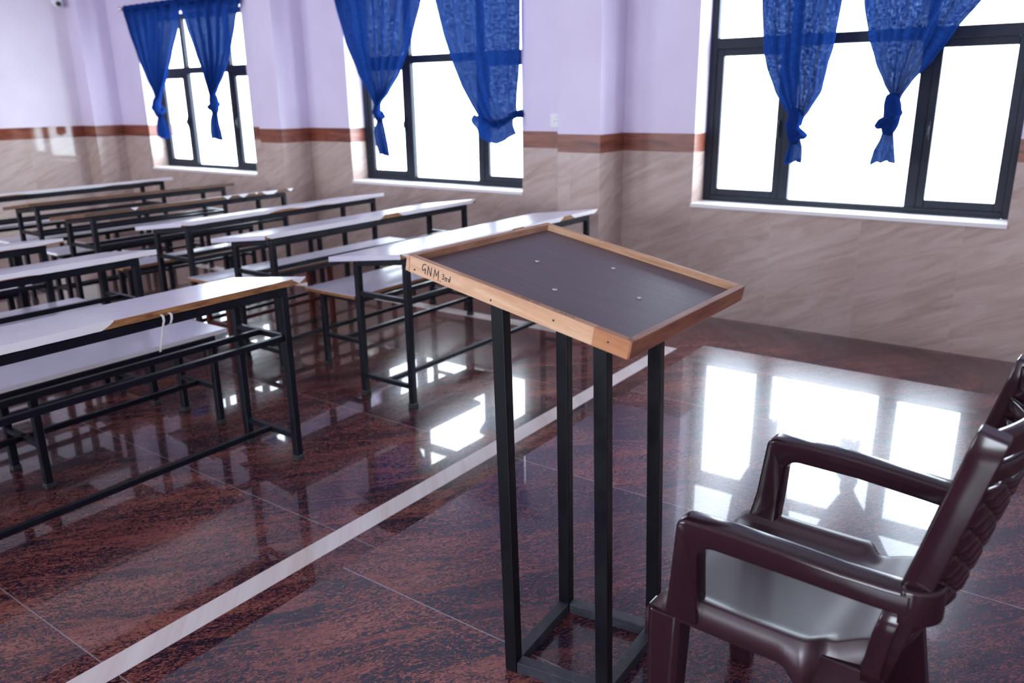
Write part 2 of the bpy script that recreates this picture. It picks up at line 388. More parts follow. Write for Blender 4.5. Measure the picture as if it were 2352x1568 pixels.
# ------------------------------------------------------------------ walls
B0, B1 = 1.2486, 1.386
LAYERS = [(0.0, B0, 0), (B0, B1, 1), (B1, ROOM_TOP, 2)]
WM = [M['marble'], M['band'], M['paint']]
def wall_boxes(mb, x0, x1, y0, y1, zlo=0.0, zhi=ROOM_TOP):
    for a, b_, mi in LAYERS:
        lo, hi = max(a, zlo), min(b_, zhi)
        if hi > lo: mb.box(x0, x1, y0, y1, lo, hi, mi)
T = 0.34
mb = MB()
xs = [XL - 0.2]
for _, a, b_ in WIN: xs += [a, b_]
xs.append(XR + 0.2)
for i in range(0, len(xs), 2): wall_boxes(mb, xs[i], xs[i + 1], 0, T)
for _, a, b_ in WIN:
    wall_boxes(mb, a, b_, 0, T, 0, WZ0 - 0.03); wall_boxes(mb, a, b_, 0, T, WZ1, ROOM_TOP)
PD = -0.378
wall_boxes(mb, -0.9758, -0.5968, PD, 0.0)         # pillar between windows 2 and 3
wall_boxes(mb, -4.644, -4.2954, PD, 0.0)          # pillar between windows 1 and 2
wall_boxes(mb, XL, -7.9362, -0.377, 0.0)          # corner pillar
tag(mb.build('wall_back', WM), 'window wall with marble dado, wood tile band and lavender paint', 'wall', kind='structure')
mb = MB(); wall_boxes(mb, XL - 0.2, XL, YB - 0.2, 0.0)
tag(mb.build('wall_left', [M['marble_left_lit'], M['band_left'], M['pale_paint']]), 'far side wall with marble dado and pale paint', 'wall', kind='structure')
mb = MB(); wall_boxes(mb, XR, XR + 0.2, YB - 0.2, 0.0)
tag(mb.build('wall_right', WM), 'wall behind the platform', 'wall', kind='structure')
mb = MB(); xs = [XL]
for a, b_ in ADDEDWIN: xs += [a, b_]
xs.append(XR)
for i in range(0, len(xs), 2): wall_boxes(mb, xs[i], xs[i + 1], YB - T, YB)
for a, b_ in ADDEDWIN:
    wall_boxes(mb, a, b_, YB - T, YB, 0, WZ0); wall_boxes(mb, a, b_, YB - T, YB, WZ1, ROOM_TOP)
tag(mb.build('wall_front', WM), 'opposite wall with added window openings to light the room', 'wall', kind='structure')

# ------------------------------------------------------------------ windows
YF0, YF1 = 0.205, 0.262
def window(name, a, b_, desc):
    root = empty(name, (a, 0, 0)); tag(root, desc, 'window', kind='structure')
    W = b_ - a; k = W / 2.09; z0, z1 = WZ0, WZ1; yf, yb = YF0, YF1
    f = MB()
    f.box(0, 0.055, yf, yb, z0, z1); f.box(W - 0.055, W, yf, yb, z0, z1)
    f.box(0.055, W - 0.055, yf, yb, z0, z0 + 0.042); f.box(0.055, W - 0.055, yf, yb, z1 - 0.055, z1)
    f.box(0.055, W - 0.055, yf - 0.004, yb - 0.004, 1.985, 2.06)
    m1a, m1b, m2a, m2b = 0.585 * k, 0.655 * k, 1.45 * k, 1.52 * k
    for p, q in ((m1a, m1b), (m2a, m2b)):
        f.box(p, q, yf + 0.002, yb - 0.002, z0 + 0.042, 1.985); f.box(p + .006, q - .006, yf + 0.002, yb - 0.002, 2.06, z1 - 0.055)
    # sliding track lips
    f.box(0.055, W - 0.055, yf - 0.012, yf - 0.001, z0, z0 + 0.014)
    f.build('window_frame', M['frame'], root, bevel=0.003, seg=1)
    for p, q in ((0.055, m1a), (m2b, W - 0.055)):
        s_ = MB(); t = 0.052; lo, hi = z0 + 0.042, 1.985
        s_.box(p, p + t, yf + 0.008, yb - 0.012, lo, hi); s_.box(q - t, q, yf + 0.008, yb - 0.012, lo, hi)
        s_.box(p + t, q - t, yf + 0.008, yb - 0.012, lo, lo + t); s_.box(p + t, q - t, yf + 0.008, yb - 0.012, hi - t, hi)
        so = s_.build('sash', M['frame'], root, bevel=0.003, seg=1)
        h = MB(); hx = (q - t * 0.5) if p < 0.1 else (p + t * 0.5)
        h.box(hx - 0.008, hx + 0.008, yf - 0.012, yf + 0.008, 1.36, 1.48); h.box(hx - .004, hx + .004, yf - .03, yf - .012, 1.39, 1.45)
        h.build('handle', M['frame'], so, bevel=0.002, seg=1)
        g_ = MB(); g_.box(p + t - .004, q - t + .004, yb - 0.03, yb - 0.026, lo + t - .004, hi - t + .004); g_.build('pane', M['glass'], so)
    g_ = MB(); g_.box(m1b - .002, m2a + .002, yb - 0.03, yb - 0.026, z0 + 0.04, 1.987); g_.build('pane', M['glass'], root)
    for p, q in ((0.053, m1a + .008), (m1b - .008, m2a + .008), (m2b - .008, W - 0.053)):
        g_ = MB(); g_.box(p, q, yb - 0.03, yb - 0.026, 2.058, z1 - 0.053); g_.build('pane', M['glass'], root)
    s_ = MB(); s_.box(-0.004, W + 0.004, -0.018, YF0 + 0.02, z0 - 0.03, z0 - 0.001); s_.build('window_sill', M['sill_marble'], root, bevel=0.003)
    return root
window('window_1', WIN[0][1], WIN[0][2], 'leftmost window, beside the room corner')
window('window_2', WIN[1][1], WIN[1][2], 'middle window between the two pillars')
window('window_3', WIN[2][1], WIN[2][2], 'rightmost and nearest window')

# ------------------------------------------------------------------ curtains and rods
def interp(rows, z):
    for (z0, a0, b0), (z1, a1, b1) in zip(rows, rows[1:]):
        if z0 >= z >= z1:
            t = (z0 - z) / (z0 - z1 + 1e-9); t2 = t * t * (3 - 2 * t) * 0.3 + t * 0.7
            return a0 + (a1 - a0) * t2, b0 + (b1 - b0) * t2
    return rows[-1][1:]
CY = -0.055
def drape(mb, rows, folds, amp0, amp1, seed, ny=60, nx=90, wob=0.0):
    rnd = random.Random(seed); ph = [rnd.uniform(0, 6.28) for _ in range(6)]
    zt, zb = rows[0][0], rows[-1][0]
    def fn(u, v):
        z = zt + (zb - zt) * u
        a, b_ = interp(rows, z)
        w = abs(b_ - a)
        amp = amp0 + (amp1 - amp0) * u
        # folds concentrate as the cloth narrows
        vv = v + 0.02 * math.sin(5 * v * 6.28 + ph[0])
        y = amp * (math.sin(vv * folds * 6.283 + ph[1]) + 0.45 * math.sin(vv * folds * 13.1 + ph[2] + u * 1.5))
        y *= 0.55 + 0.45 * math.sin(math.pi * min(1, max(0, v)))
        y += 0.018 * math.sin(3.3 * u + ph[3]) * u
        x = a + (b_ - a) * (v + 0.012 * math.sin(vv * folds * 6.283 + ph[4]) * u) + wob * math.sin(9 * u + ph[5]) * u
        return (x, CY + y, z - 0.012 * math.sin(v * 6.28 * folds + ph[1]) * (1 - u) * 0.3)
    mb.grid(fn, ny, nx)
def knot_mesh(cx, cz, s, flip=1, cy=CY, top=None, bot=None):
    """gathered neck, a loop of cloth wrapped round it, and the throat above the tail"""
    mb = MB(); tx, tz = top or (cx, cz + 1.7 * s); bx_, bz = bot or (cx, cz - 1.6 * s)
    n = 16; pts = []; rr = []
    for i in range(n + 1):
        t = i / n; z = tz + (bz - tz) * t
        x = tx + (bx_ - tx) * t - flip * s * 0.30 * math.sin(math.pi * t)
        k = math.sin(math.pi * t); w = .42 + .42 * k + .06 * math.sin(9 * t)
        pts.append((x, cy - .2 * s * k, z)); rr.append((s * w, s * (w * .8)))
    mb.tube(pts, rr, 16)
    # the wrapped loop, leaning downwards to one side
    lp = []; rl = []
    for i in range(32):
        t = 2 * math.pi * i / 32
        lp.append((cx - flip * s * .05 + flip * s * .70 * math.cos(t), cy - .1 * s + s * .74 * math.sin(t), cz - .35 * s - s * .50 * math.cos(t)))
        rl.append((s * (.40 + .07 * math.sin(4 * t)), s * (.30 + .05 * math.cos(6 * t))))
    mb.tube(lp, rl, 14, closed=True)
    return mb
def tail_mesh(cx, ztop, rows, seed):
    mb = MB()
    rnd = random.Random(seed); ph = rnd.uniform(0, 6)
    zt, zb = rows[0][0], rows[-1][0]
    def fn(u, v):
        z = zt + (zb - zt) * u; a, b_ = interp(rows, z)
        y = CY + 0.018 * math.sin(v * 3.5 * 6.28 + ph) * (0.4 + u) + 0.01 * math.sin(v * 9 * 6.28)
        zz = z - (0.010 * math.sin(v * 5.0 + ph) - 0.006 * math.cos(17 * v + ph)) * u
        return (a + (b_ - a) * v, y, zz)
    mb.grid(fn, 22, 36)
    return mb
def curtain(label, rows, folds, amp, knot, tail, seed, flip=1, group='blue knotted curtains'):
    root = empty('curtain', ((rows[0][1] + rows[0][2]) / 2, CY, rows[0][0])); tag(root, label, 'curtain', group)
    off = Vector(root.location)
    def shift(o):
        for v in o.data.vertices: v.co -= off
        return o
    mb = MB(); drape(mb, rows, folds, amp, amp * 0.75, seed); shift(mb.build('drape', M['curtain'], root))
    # stitched rod pocket at the top
    hb = MB(); zt, a, b_ = rows[0]
    hb.tube([(a + (b_ - a) * i / 24, CY, zt + 0.012 + 0.004 * math.sin(i * 2.2)) for i in range(25)], [(0.024, 0.032)] * 25, 10)
    shift(hb.build('rod_pocket', M['curtain'], root))
    if knot:
        shift(knot_mesh(*knot, flip).build('knot', M['curtain'], root, subsurf=1))
        shift(tail_mesh(knot[0], 0, tail, seed + 5).build('tail', M['curtain'], root))
    return root
ZR = 2.74
# window 3
curtain('left blue curtain of the rightmost window, knotted into a bundle at its lower end',
        [(ZR, .30, 1.02), (2.27, .47, .985), (1.95, .505, .955), (1.85, .53, .93), (1.68, .60, .905), (1.55, .685, .835), (1.50, .73, .80), (1.45, .745, .79)], 5.5, .034,
        (0.765, 1.445, 0.072), [(1.365, .735, .80), (1.31, .715, .82), (1.26, .70, .825), (1.20, .69, .825)], 3, 1, 'curtains of the rightmost window')
curtain('right blue curtain of the rightmost window, knotted below a wide slanting drape',
        [(ZR, 1.03, 2.10), (2.20, 1.115, 1.80), (2.0, 1.165, 1.66), (1.85, 1.22, 1.565), (1.72, 1.285, 1.455), (1.64, 1.335, 1.405), (1.60, 1.345, 1.395)], 6.5, .036,
        (1.345, 1.525, 0.078), [(1.44, 1.32, 1.385), (1.38, 1.305, 1.395), (1.30, 1.27, 1.41), (1.22, 1.255, 1.425)], 8, -1, 'curtains of the rightmost window')
# window 2
curtain('left blue curtain of the middle window, twisted into a long narrow knotted tail',
        [(ZR, -3.78, -2.60), (2.55, -3.71, -2.63), (2.2, -3.61, -2.77), (1.9, -3.46, -2.93), (1.72, -3.32, -3.08), (1.63, -3.265, -3.185), (1.60, -3.255, -3.195)], 6.5, .036,
        (-3.222, 1.545, 0.060), [(1.475, -3.25, -3.18), (1.36, -3.30, -3.15), (1.24, -3.275, -3.125), (1.14, -3.235, -3.12)], 12, 1, 'curtains of the middle window')
# window 1
curtain('leftmost blue curtain near the room corner, hanging from the rod end over the window edge',
        [(ZR, -7.43, -6.32), (2.5, -7.36, -6.38), (2.2, -7.24, -6.56), (1.95, -7.12, -6.72), (1.78, -7.02, -6.86), (1.70, -6.995, -6.93), (1.67, -6.985, -6.935)], 5.5, .04,
        (-6.972, 1.60, 0.074), [(1.52, -6.99, -6.92), (1.42, -7.04, -6.88), (1.32, -7.06, -6.83), (1.24, -7.04, -6.84)], 21, 1, 'curtains of the leftmost window')
curtain('right blue curtain of the leftmost window, knotted in front of the middle pane',
        [(ZR, -6.29, -5.16), (2.5, -6.22, -5.30), (2.2, -6.10, -5.44), (1.95, -5.98, -5.60), (1.80, -5.90, -5.74), (1.73, -5.865, -5.80), (1.70, -5.86, -5.805)], 5.5, .04,
        (-5.845, 1.635, 0.070), [(1.56, -5.88, -5.80), (1.44, -5.94, -5.79), (1.33, -5.96, -5.76), (1.24, -5.94, -5.75)], 25, -1, 'curtains of the leftmost window')
# tied back curtain of window 2
root = empty('curtain', (-2.0, CY, ZR)); tag(root, 'right blue curtain of the middle window, pulled back to the frame with a drooping pouch', 'curtain', 'curtains of the middle window')
off = Vector(root.location)
mb = MB()
L = [(ZR, -2.54), (2.49, -2.485), (2.2, -2.40), (1.95, -2.30), (1.76, -2.205), (1.62, -2.11), (1.5, -2.02), (1.42, -1.90), (1.40, -1.80)]
Rr = [(ZR, -1.52), (2.42, -1.563), (2.1, -1.565), (1.85, -1.58), (1.7, -1.60), (1.6, -1.605), (1.545, -1.60), (1.53, -1.59), (1.525, -1.585)]
rnd = random.Random(4)
def fn(u, v):
    t = u * 8; i = min(7, int(t)); fr = t - i
    zl = L[i][0] + (L[i + 1][0] - L[i][0]) * fr; xl = L[i][1] + (L[i + 1][1] - L[i][1]) * fr
    zr = Rr[i][0] + (Rr[i + 1][0] - Rr[i][0]) * fr; xr = Rr[i][1] + (Rr[i + 1][1] - Rr[i][1]) * fr
    x = xl + (xr - xl) * v; z = zl + (zr - zl) * (v ** 1.6)
    y = CY + 0.028 * math.sin(v * 5 * 6.28 + 1) * (1 - u * 0.5) + 0.012 * math.sin(v * 11 * 6.28) * (1 - u * .6) + 0.045 * u * math.sin(math.pi * v) * -1
    return (x, y, z)
mb.grid(fn, 70, 80); o = mb.build('drape', M['curtain'], root)
for v in o.data.vertices: v.co -= off
mb = MB()
top = [(-2.05, 1.53), (-1.98, 1.50), (-1.88, 1.48), (-1.78, 1.48), (-1.68, 1.51), (-1.585, 1.545)]
bot = [(-2.045, 1.42), (-2.00, 1.335), (-1.90, 1.285), (-1.80, 1.275), (-1.70, 1.315), (-1.60, 1.365)]
def fn(u, v):
    t = v * 5; i = min(4, int(t)); fr = t - i
    a = Vector(top[i]).lerp(Vector(top[i + 1]), fr); b_ = Vector(bot[i]).lerp(Vector(bot[i + 1]), fr)
    p = a.lerp(b_, u); return (p.x, CY - 0.05 * math.sin(math.pi * (u * .9 + .05)) - 0.012 * math.sin(v * 20 + 3 * u), p.y)
mb.grid(fn, 14, 40); o = mb.build('pouch', M['curtain'], root)
for v in o.data.vertices: v.co -= off
mb = MB(); mb.tube([(-1.66, CY - .02, 1.50), (-1.60, CY - .01, 1.525), (-1.575, CY + .03, 1.53), (-1.60, CY + .12, 1.53), (-1.60, 0.19, 1.53)], [(.03, .03), (.02, .03), (.02, .035), (.03, .04), (.03, .045)], 12)
o = mb.build('tie', M['curtain'], root)
for v in o.data.vertices: v.co -= off
ob = MB(); ob.tube([(-2.54 + 1.02 * i / 24, CY, ZR + 0.012) for i in range(25)], [(0.024, 0.032)] * 25, 10); o = ob.build('rod_pocket', M['curtain'], root)
for v in o.data.vertices: v.co -= off
for (a, b_), lab in (((-7.50, -5.05), 'metal curtain rod above the leftmost window'), ((-3.90, -1.42), 'metal curtain rod above the middle window'), ((-0.2, 2.30), 'metal curtain rod above the rightmost window')):
    root = empty('curtain_rod', (a, CY, ZR + 0.012)); tag(root, lab, 'curtain rod', 'curtain rods')
    mb = MB(); mb.tube([(0, 0, 0), (b_ - a, 0, 0)], 0.011, 12); mb.build('rod', M['chrome'], root)
    for x in (0.0, b_ - a):
        mb = MB(); s_ = -1 if x == 0 else 1
        mb.tube([(x, 0, 0), (x + s_ * .012, 0, 0), (x + s_ * .02, 0, 0), (x + s_ * .035, 0, 0), (x + s_ * .05, 0, 0), (x + s_ * .058, 0, 0)], [.013, .016, .024, .028, .018, .004], 12); mb.build('finial', M['chrome'], root)
    for x in (0.06, (b_ - a) / 2, b_ - a - 0.06):
        mb = MB(); mb.box(x - .012, x + .012, .036, .054, -.04, .03); mb.box(x - .006, x + .006, -.004, .04, -.022, -.012); mb.tube([(x, -.016, -.006), (x, -.012, -.018), (x, 0, -.022), (x, .012, -.018), (x, .016, -.006)], .004, 6)
        mb.build('bracket', M['chrome'], root)

# ------------------------------------------------------------------ small wall fittings
root = empty('security_camera', (XL, -0.49, 2.87)); tag(root, 'white dome security camera high on the far wall beside the corner', 'security camera')
mb = MB(); mb.tube([(0, 0, 0), (0.02, 0, 0)], .055, 20); mb.build('mount', M['whiteplastic'], root, bevel=.003)
mb = MB(); mb.tube([(0.018, 0, 0), (.05, -.005, -.02), (.09, -.01, -.035), (.12, -.015, -.045), (.135, -.02, -.05)], [.04, .055, .06, .052, .04], 18); mb.build('housing', M['whiteplastic'], root)
mb = MB(); mb.tube([(0.128, -.018, -.048), (.148, -.021, -.055)], .028, 16); mb.build('lens', M['darkglass'], root)
root = empty('tube_light', (XL, -1.55, 2.87)); tag(root, 'white tube light fitting high on the far wall at the left edge', 'light fitting')
mb = MB(); mb.box(0, .04, -.62, .62, -.03, .03); mb.build('batten', M['whiteplastic'], root, bevel=.004)
mb = MB(); mb.tube([(.055, -.58, 0), (.055, .58, 0)], .014, 12); mb.build('tube', M['whiteplastic'], root)
root = empty('power_socket', (-1.225, 0, 1.475)); tag(root, 'white power socket on the wall beside the pillar, above the wood band', 'socket')
mb = MB(); mb.box(-.06, .06, -.012, 0, -.055, .055); mb.build('face_plate', M['whiteplastic'], root, bevel=.003)
mb = MB()
for x, z in ((0, .022), (-.014, -.006), (.014, -.006)): mb.tube([(x, -.0125, z), (x, -.0135, z)], .0045, 8)
mb.build('socket_hole', M['darkglass'], root)
mb = MB(); mb.box(.032, .048, -.0165, -.012, -.02, .01); mb.build('switch', M['whiteplastic'], root)

# ------------------------------------------------------------------ desks
HL = 0.9375; LT = 0.036
def make_desk():
    root = empty('school_desk', (0, 0, 0))
    y0, y1 = -1.0, 1.06
    # desktop slopes down towards the bench side
    d = MB(); th = 0.028
    def zt(x): return 0.885 + (x - 0.02) * (0.07 / 0.56)
    def strip(x0, x1, mi_top):
        pass
    P = [(-.54, y0, zt(-.54) - th), (.02, y0, zt(.02) - th), (.02, y1, zt(.02) - th), (-.54, y1, zt(-.54) - th), (-.54, y0, zt(-.54)), (.02, y0, zt(.02)), (.02, y1, zt(.02)), (-.54, y1, zt(-.54))]
    v = [d.bm.verts.new(p) for p in P]
    for q, mi in (((3, 2, 1, 0), 1), ((4, 5, 6, 7), 0), ((0, 1, 5, 4), 0), ((1, 2, 6, 5), 1), ((2, 3, 7, 6), 0), ((3, 0, 4, 7), 1)):
        d.bm.faces.new([v[i] for i in q]).material_index = mi
    d.build('desktop', [M['laminate'], M['chip']], root)
    fr = MB()
    fr.bar((0, -HL - .018, zt(0) - th - .020), (0, HL + .018, zt(0) - th - .020), LT, .036)
    fr.bar((-.375, -HL - .018, zt(-.375) - th - .020), (-.375, HL + .018, zt(-.375) - th - .020), LT, .036)
    for s_ in (-1, 1): fr.bar((-.018, s_ * HL, zt(0) - th - .022), (-.357, s_ * HL, zt(-.375) - th - .018), LT, .034)
    fr.build('top_frame', M['black'], root, bevel=.003, seg=1)
    for x in (0, -.375):
        for s_ in (-1, 1):
            l = MB(); l.box(x - LT / 2, x + LT / 2, s_ * HL - LT / 2, s_ * HL + LT / 2, .012, zt(x) - th - .037); lo = l.build('leg', M['black'], root, bevel=.003, seg=1)
            c = MB(); c.box(x - LT / 2 - .004, x + LT / 2 + .004, s_ * HL - LT / 2 - .004, s_ * HL + LT / 2 + .004, 0, .028); c.build('leg_cap', M['cap'], lo, bevel=.003, seg=1)
    q = .026
    for s_ in (-1, 1):
        b_ = MB(); b_.bar((-.018, s_ * HL, .615), (-.357, s_ * HL, .615), q, q); b_.build('shelf_end_rail', M['black'], root, bevel=.002, seg=1)
        b_ = MB(); b_.bar((-.018, s_ * HL, .122), (-.357, s_ * HL, .122), q, q); b_.build('cross_rail', M['black'], root, bevel=.002, seg=1)
    for x in (-.005, -.19):
        b_ = MB(); b_.bar((x, -HL + .014, .617), (x, HL - .014, .617), q, q); b_.build('shelf_rail', M['black'], root, bevel=.002, seg=1)
    b_ = MB(); b_.bar((-.19, -HL + .013, .122), (-.19, HL - .013, .122), q, q); b_.build('foot_rail', M['black'], root, bevel=.002, seg=1)
    return root
def banding(root, spans, seed, wavy=0.0, top=True):
    """white edge strip still glued on the front edge; chipped ends and chipped lower outline"""
    rnd = random.Random(seed)
    th = .028; zt = 0.885
    for a, b_ in spans:
        mb = MB()
        n = max(4, int((b_ - a) / 0.025)); ups = []; los = []
        ph = rnd.uniform(0, 6)
        for i in range(n + 1):
            y = a + (b_ - a) * i / n
            w = wavy * max(0, math.sin(y * 5.1 + ph) + .5 * math.sin(y * 13 + ph * 2)) * 0.014
            e = min(1, (y - a) / .05 + .15, (b_ - y) / .05 + .15) if (b_ - a) < 1.9 else 1
            los.append((y, zt - (th + .001) * e + w + rnd.uniform(0, .001))); ups.append((y, zt + .0008))
        A = [mb.bm.verts.new((.0212, y, z)) for y, z in ups]; B = [mb.bm.verts.new((.0212, y, z)) for y, z in los]
        A2 = [mb.bm.verts.new((.0195, y, z)) for y, z in ups]; B2 = [mb.bm.verts.new((.0195, y, z)) for y, z in los]
        for i in range(n):
            mb.bm.faces.new((A[i], A[i + 1], B[i + 1], B[i])); mb.bm.faces.new((A2[i], B2[i], B2[i + 1], A2[i + 1]))
            mb.bm.faces.new((A[i], A2[i], A2[i + 1], A[i + 1])); mb.bm.faces.new((B[i], B[i + 1], B2[i + 1], B2[i]))
        mb.build('edge_banding', M['banding'], root)
SD = 'tabletop edge'
desks = [
 # x of front legs, centre y, label, banding spans, wavy
 (-.42, -1.797, 'white topped bench desk of the front row nearest the windows, behind the lectern', [(-1.0, .02), (.12, .60), (.70, 1.06)], .3),
 (-1.56, -1.78, 'white topped desk, second from the front beside the windows, one brown chip in its edge', [(-1.0, .03), (.17, 1.06)], 0),
 (-2.51, -1.79, 'white topped bench desk, third from the front beside the windows, with ragged white edge', [(-1.0, 1.06)], 1.0),
 (-3.56, -1.90, 'bench desk, fourth from the front beside the windows, brown edge with few white patches', [(-.62, -.56), (.26, .34), (.42, .52), (.6, .63), (.68, .86), (.98, 1.05)], 0),
 (-4.55, -1.85, 'bench desk with a fully brown edge, second from the far wall', [], 0),
 (-5.62, -1.88, 'rearmost bench desk, closest to the far wall, white edged', [(-1.0, 1.06)], .6),
 (-.42, -4.4925, 'nearest bench desk at the left, half white and half peeled brown edge', [(-1.0, .14), (.985, 1.06)], 0),
 (-1.69, -4.47, 'white bench desk directly behind the nearest one at the left, chipped lower edge', [(-1.0, 1.06)], .9),
 (-2.55, -4.56, 'white bench desk third from the front in the left block, at the picture edge', [(-1.0, 1.06)], .7),
]
proto = make_desk()
roots = [proto] + [copy_tree(proto) for _ in desks[1:]]
rz = [0, 0, R_(1.2), R_(.4), R_(-2.2), R_(2.0), 0, 0, 0]
sy = [1, 1, .96, .95, .93, 1, 1, 1, 1]
for i, (o, (x, y, lab, sp, wv)) in enumerate(zip(roots, desks)):
    o.location = (x, y, 0); o.rotation_euler = (0, 0, rz[i]); o.scale = (1, sy[i], 1)
    tag(o, lab, 'desk', 'desks in rows facing the platform')
    if sp: banding(o, sp, i + 1, wv)
    if i in (3, 4):
        for c_ in o.children:
            if c_.name.startswith('desktop'):
                c_.material_slots[1].link = 'OBJECT'; c_.material_slots[1].material = M['brown_top']
                c_.material_slots[0].link = 'OBJECT'; c_.material_slots[0].material = M['brown_top']

# ------------------------------------------------------------------ benches
def make_bench(ys, legmat, edge=1, ytop=None, w=.455):
    """ys: y of the leg pairs"""
    root = empty('bench', (0, 0, 0)); zt = .515; th = .022
    y0, y1 = (min(ys) - .06, max(ys) + .09) if ytop is None else ytop
    s_ = MB(); bx = -(w - .125); s_.box(-(w - .015), .015, y0, y1, zt - th, zt)
    s_.bm.faces.ensure_lookup_table()
    for f in s_.bm.faces:
        if abs(f.calc_center_median().z - zt) > 1e-4: f.material_index = 1
    s_.build('seat', [M['laminate'], (M['chip'] if edge == 2 else M['banding'] if edge == 1 else M['darkedge'])], root, bevel=.002, seg=1)
    fr = MB()
    for x in (0, bx): fr.bar((x, min(ys) - .018, zt - th - .017), (x, max(ys) + .018, zt - th - .017), .034, .030)
    for y in ys: fr.bar((-.017, y, zt - th - .017), (bx + .017, y, zt - th - .017), .034, .028)
    fr.build('seat_frame', legmat, root, bevel=.003, seg=1)
    for y in ys:
        for x in (0, bx):
            l = MB(); l.box(x - .017, x + .017, y - .017, y + .017, .01, zt - th - .032); lo = l.build('leg', legmat, root, bevel=.003, seg=1)
            c = MB(); c.box(x - .021, x + .021, y - .021, y + .021, 0, .024); c.build('leg_cap', M['cap'], lo, bevel=.003, seg=1)
        b_ = MB(); b_.bar((-.017, y, .205), (bx + .017, y, .205), .026, .026); b_.build('cross_rail', legmat, root, bevel=.002, seg=1)
    b_ = MB(); b_.bar((bx / 2, min(ys) + .013, .205), (bx / 2, max(ys) - .013, .205), .026, .026); b_.build('foot_rail', legmat, root, bevel=.002, seg=1)
    return root
G3 = (-.905, 0, .905)
bA = make_bench(G3, M['black'], 1); bB = make_bench((-.745, .745), M['black'], 2, (-.80, .84)); bC = make_bench(G3, M['brownsteel'], 2, w=.36); bD = make_bench(G3, M['black'], 2, w=.25); bE = make_bench(G3, M['black'], 1, w=.30); bF = make_bench(G3, M['black'], 1, w=.40)
def place(o, x, y, lab, rz_=0):
    o.location = (x, y, 0); o.rotation_euler = (0, 0, rz_); tag(o, lab, 'bench', 'benches behind the desks')
place(bA, -1.13, -4.395, 'nearest white bench at the left, behind the nearest desk')
place(bB, -1.085, -1.725, 'short white bench with brown edge behind the front desk by the windows')
place(bC, -2.105, -1.80, 'white bench on reddish brown legs, second row by the windows')
place(bD, -3.17, -1.87, 'white bench with brown edge, third row by the windows')
place(bE, -4.20, -1.84, 'white bench behind the fourth desk by the windows')
place(copy_tree(bE), -5.12, -1.80, 'white bench behind the brown edged desk near the far wall')
place(copy_tree(bE), -6.18, -1.76, 'rearmost white bench, by the far wall')
place(bF, -2.135, -4.48, 'white bench behind the second desk of the left block')
place(copy_tree(bE), -3.12, -4.46, 'white bench at the left picture edge, third row of the left block')

# white tape tied on the nearest desk
mb = MB()
def ribbon(pts, w):
    A = []; B = []
    for (x, y, z) in pts: A.append(mb.bm.verts.new((x, y - w / 2, z))); B.append(mb.bm.verts.new((x, y + w / 2, z)))
    for i in range(len(pts) - 1): f = mb.bm.faces.new((A[i], A[i + 1], B[i + 1], B[i])); f.smooth = True
ribbon([(-.396, -4.13, .868), (-.383, -4.128, .862), (-.38, -4.13, .845), (-.384, -4.135, .826), (-.397, -4.14, .82)], .010)
ribbon([(-.395, -4.165, .868), (-.380, -4.165, .862), (-.376, -4.166, .845), (-.380, -4.168, .832), (-.388, -4.172, .80), (-.386, -4.180, .77), (-.391, -4.186, .74), (-.393, -4.19, .72)], .010)
tag(mb.build('cloth_tape', M['cloth_white'], solid=.0015), 'white strip of cloth tape tied under the edge of the nearest desk', 'tape')

# ------------------------------------------------------------------ lectern
TO = Vector((1.582, -4.248, 1.281)); Aa = Vector((-0.983, 0.016, 0.184)).normalized(); Bb = Vector((0.018, 1.0, 0.0)); Bb = (Bb - Aa * Bb.dot(Aa)).normalized(); Nn = Aa.cross(Bb); Nn = -Nn if Nn.z < 0 else Nn
W2, L2, TH = 0.2936, 0.2806, 0.0375
lect = empty('lectern', (1.605, -4.245, DZ)); tag(lect, 'lectern with dark board in a light wood rim on four black steel posts', 'lectern')
tray = Matrix(((-Aa.x, -Bb.x, Nn.x, TO.x), (-Aa.y, -Bb.y, Nn.y, TO.y), (-Aa.z, -Bb.z, Nn.z, TO.z), (0, 0, 0, 1)))
# tray local axes: x towards the reader (down-slope), y towards the camera side, z normal; top of rim at z=0
inv = Matrix.Translation(-Vector(lect.location))
def put(o): o.matrix_local = inv @ tray; return o
mb = MB(); mb.box(-W2 + .012, W2 - .012, -L2 + .012, L2 - .012, -TH + .012, -.016); put(mb.build('board', M['board'], lect))
rt = .017
def rim(name, x0, x1, y0, y1, mat, lab=None, bev=.0015):
    m_ = MB(); m_.box(x0, x1, y0, y1, -TH, 0); o = put(m_.build('rim', mat, lect, bevel=bev)); 
    if lab: o['label'] = lab
    return o
near = MB(); near.box(-W2 + .010, W2 - .085, L2 - rt, L2, -TH, 0, 0); near.box(W2 - .085, W2 - .004, L2 - rt, L2 + .0005, -TH, 0, 1)
near = put(near.build('rim', [M['rim_light'], M['rim_end']], lect)); near['label'] = 'long light wood rim with handwriting'
rim('rim', -W2, -W2 + .014, -L2, L2, M['rim_light_y'])
rim('rim', -W2 + .014, W2 - .016, -L2, -L2 + rt, M['rim_light'])
rim('rim', W2 - .016, W2, -L2, L2, M['rim_dark'], 'dark reddish wood rim')
# small nails and screws
mb = MB()
for x in (-W2 + .028, -.045, .115, W2 - .05): mb.tube([(x, L2 - .001, -.028 + .01 * (x > .05)), (x, L2 + .0012, -.028 + .01 * (x > .05))], .0022, 8)
put(mb.build('nails', M['ink'], lect))
for a, b_ in ((.127, .001), (-.010, .135), (-.015, -.131), (-.158, -.001)):
    x, y = -a, -b_; s_ = MB(); s_.tube([(x, y, -.0162), (x, y, -.0145), (x, y, -.0135)], [.0062, .0058, .0035], 16)
    so = put(s_.build('screw', M['screw'], lect)); sl = MB(); sl.box(x - .0045, x + .0045, y - .0006, y + .0006, -.0136, -.0133)
    o = sl.build('slot', M['ink'], so)
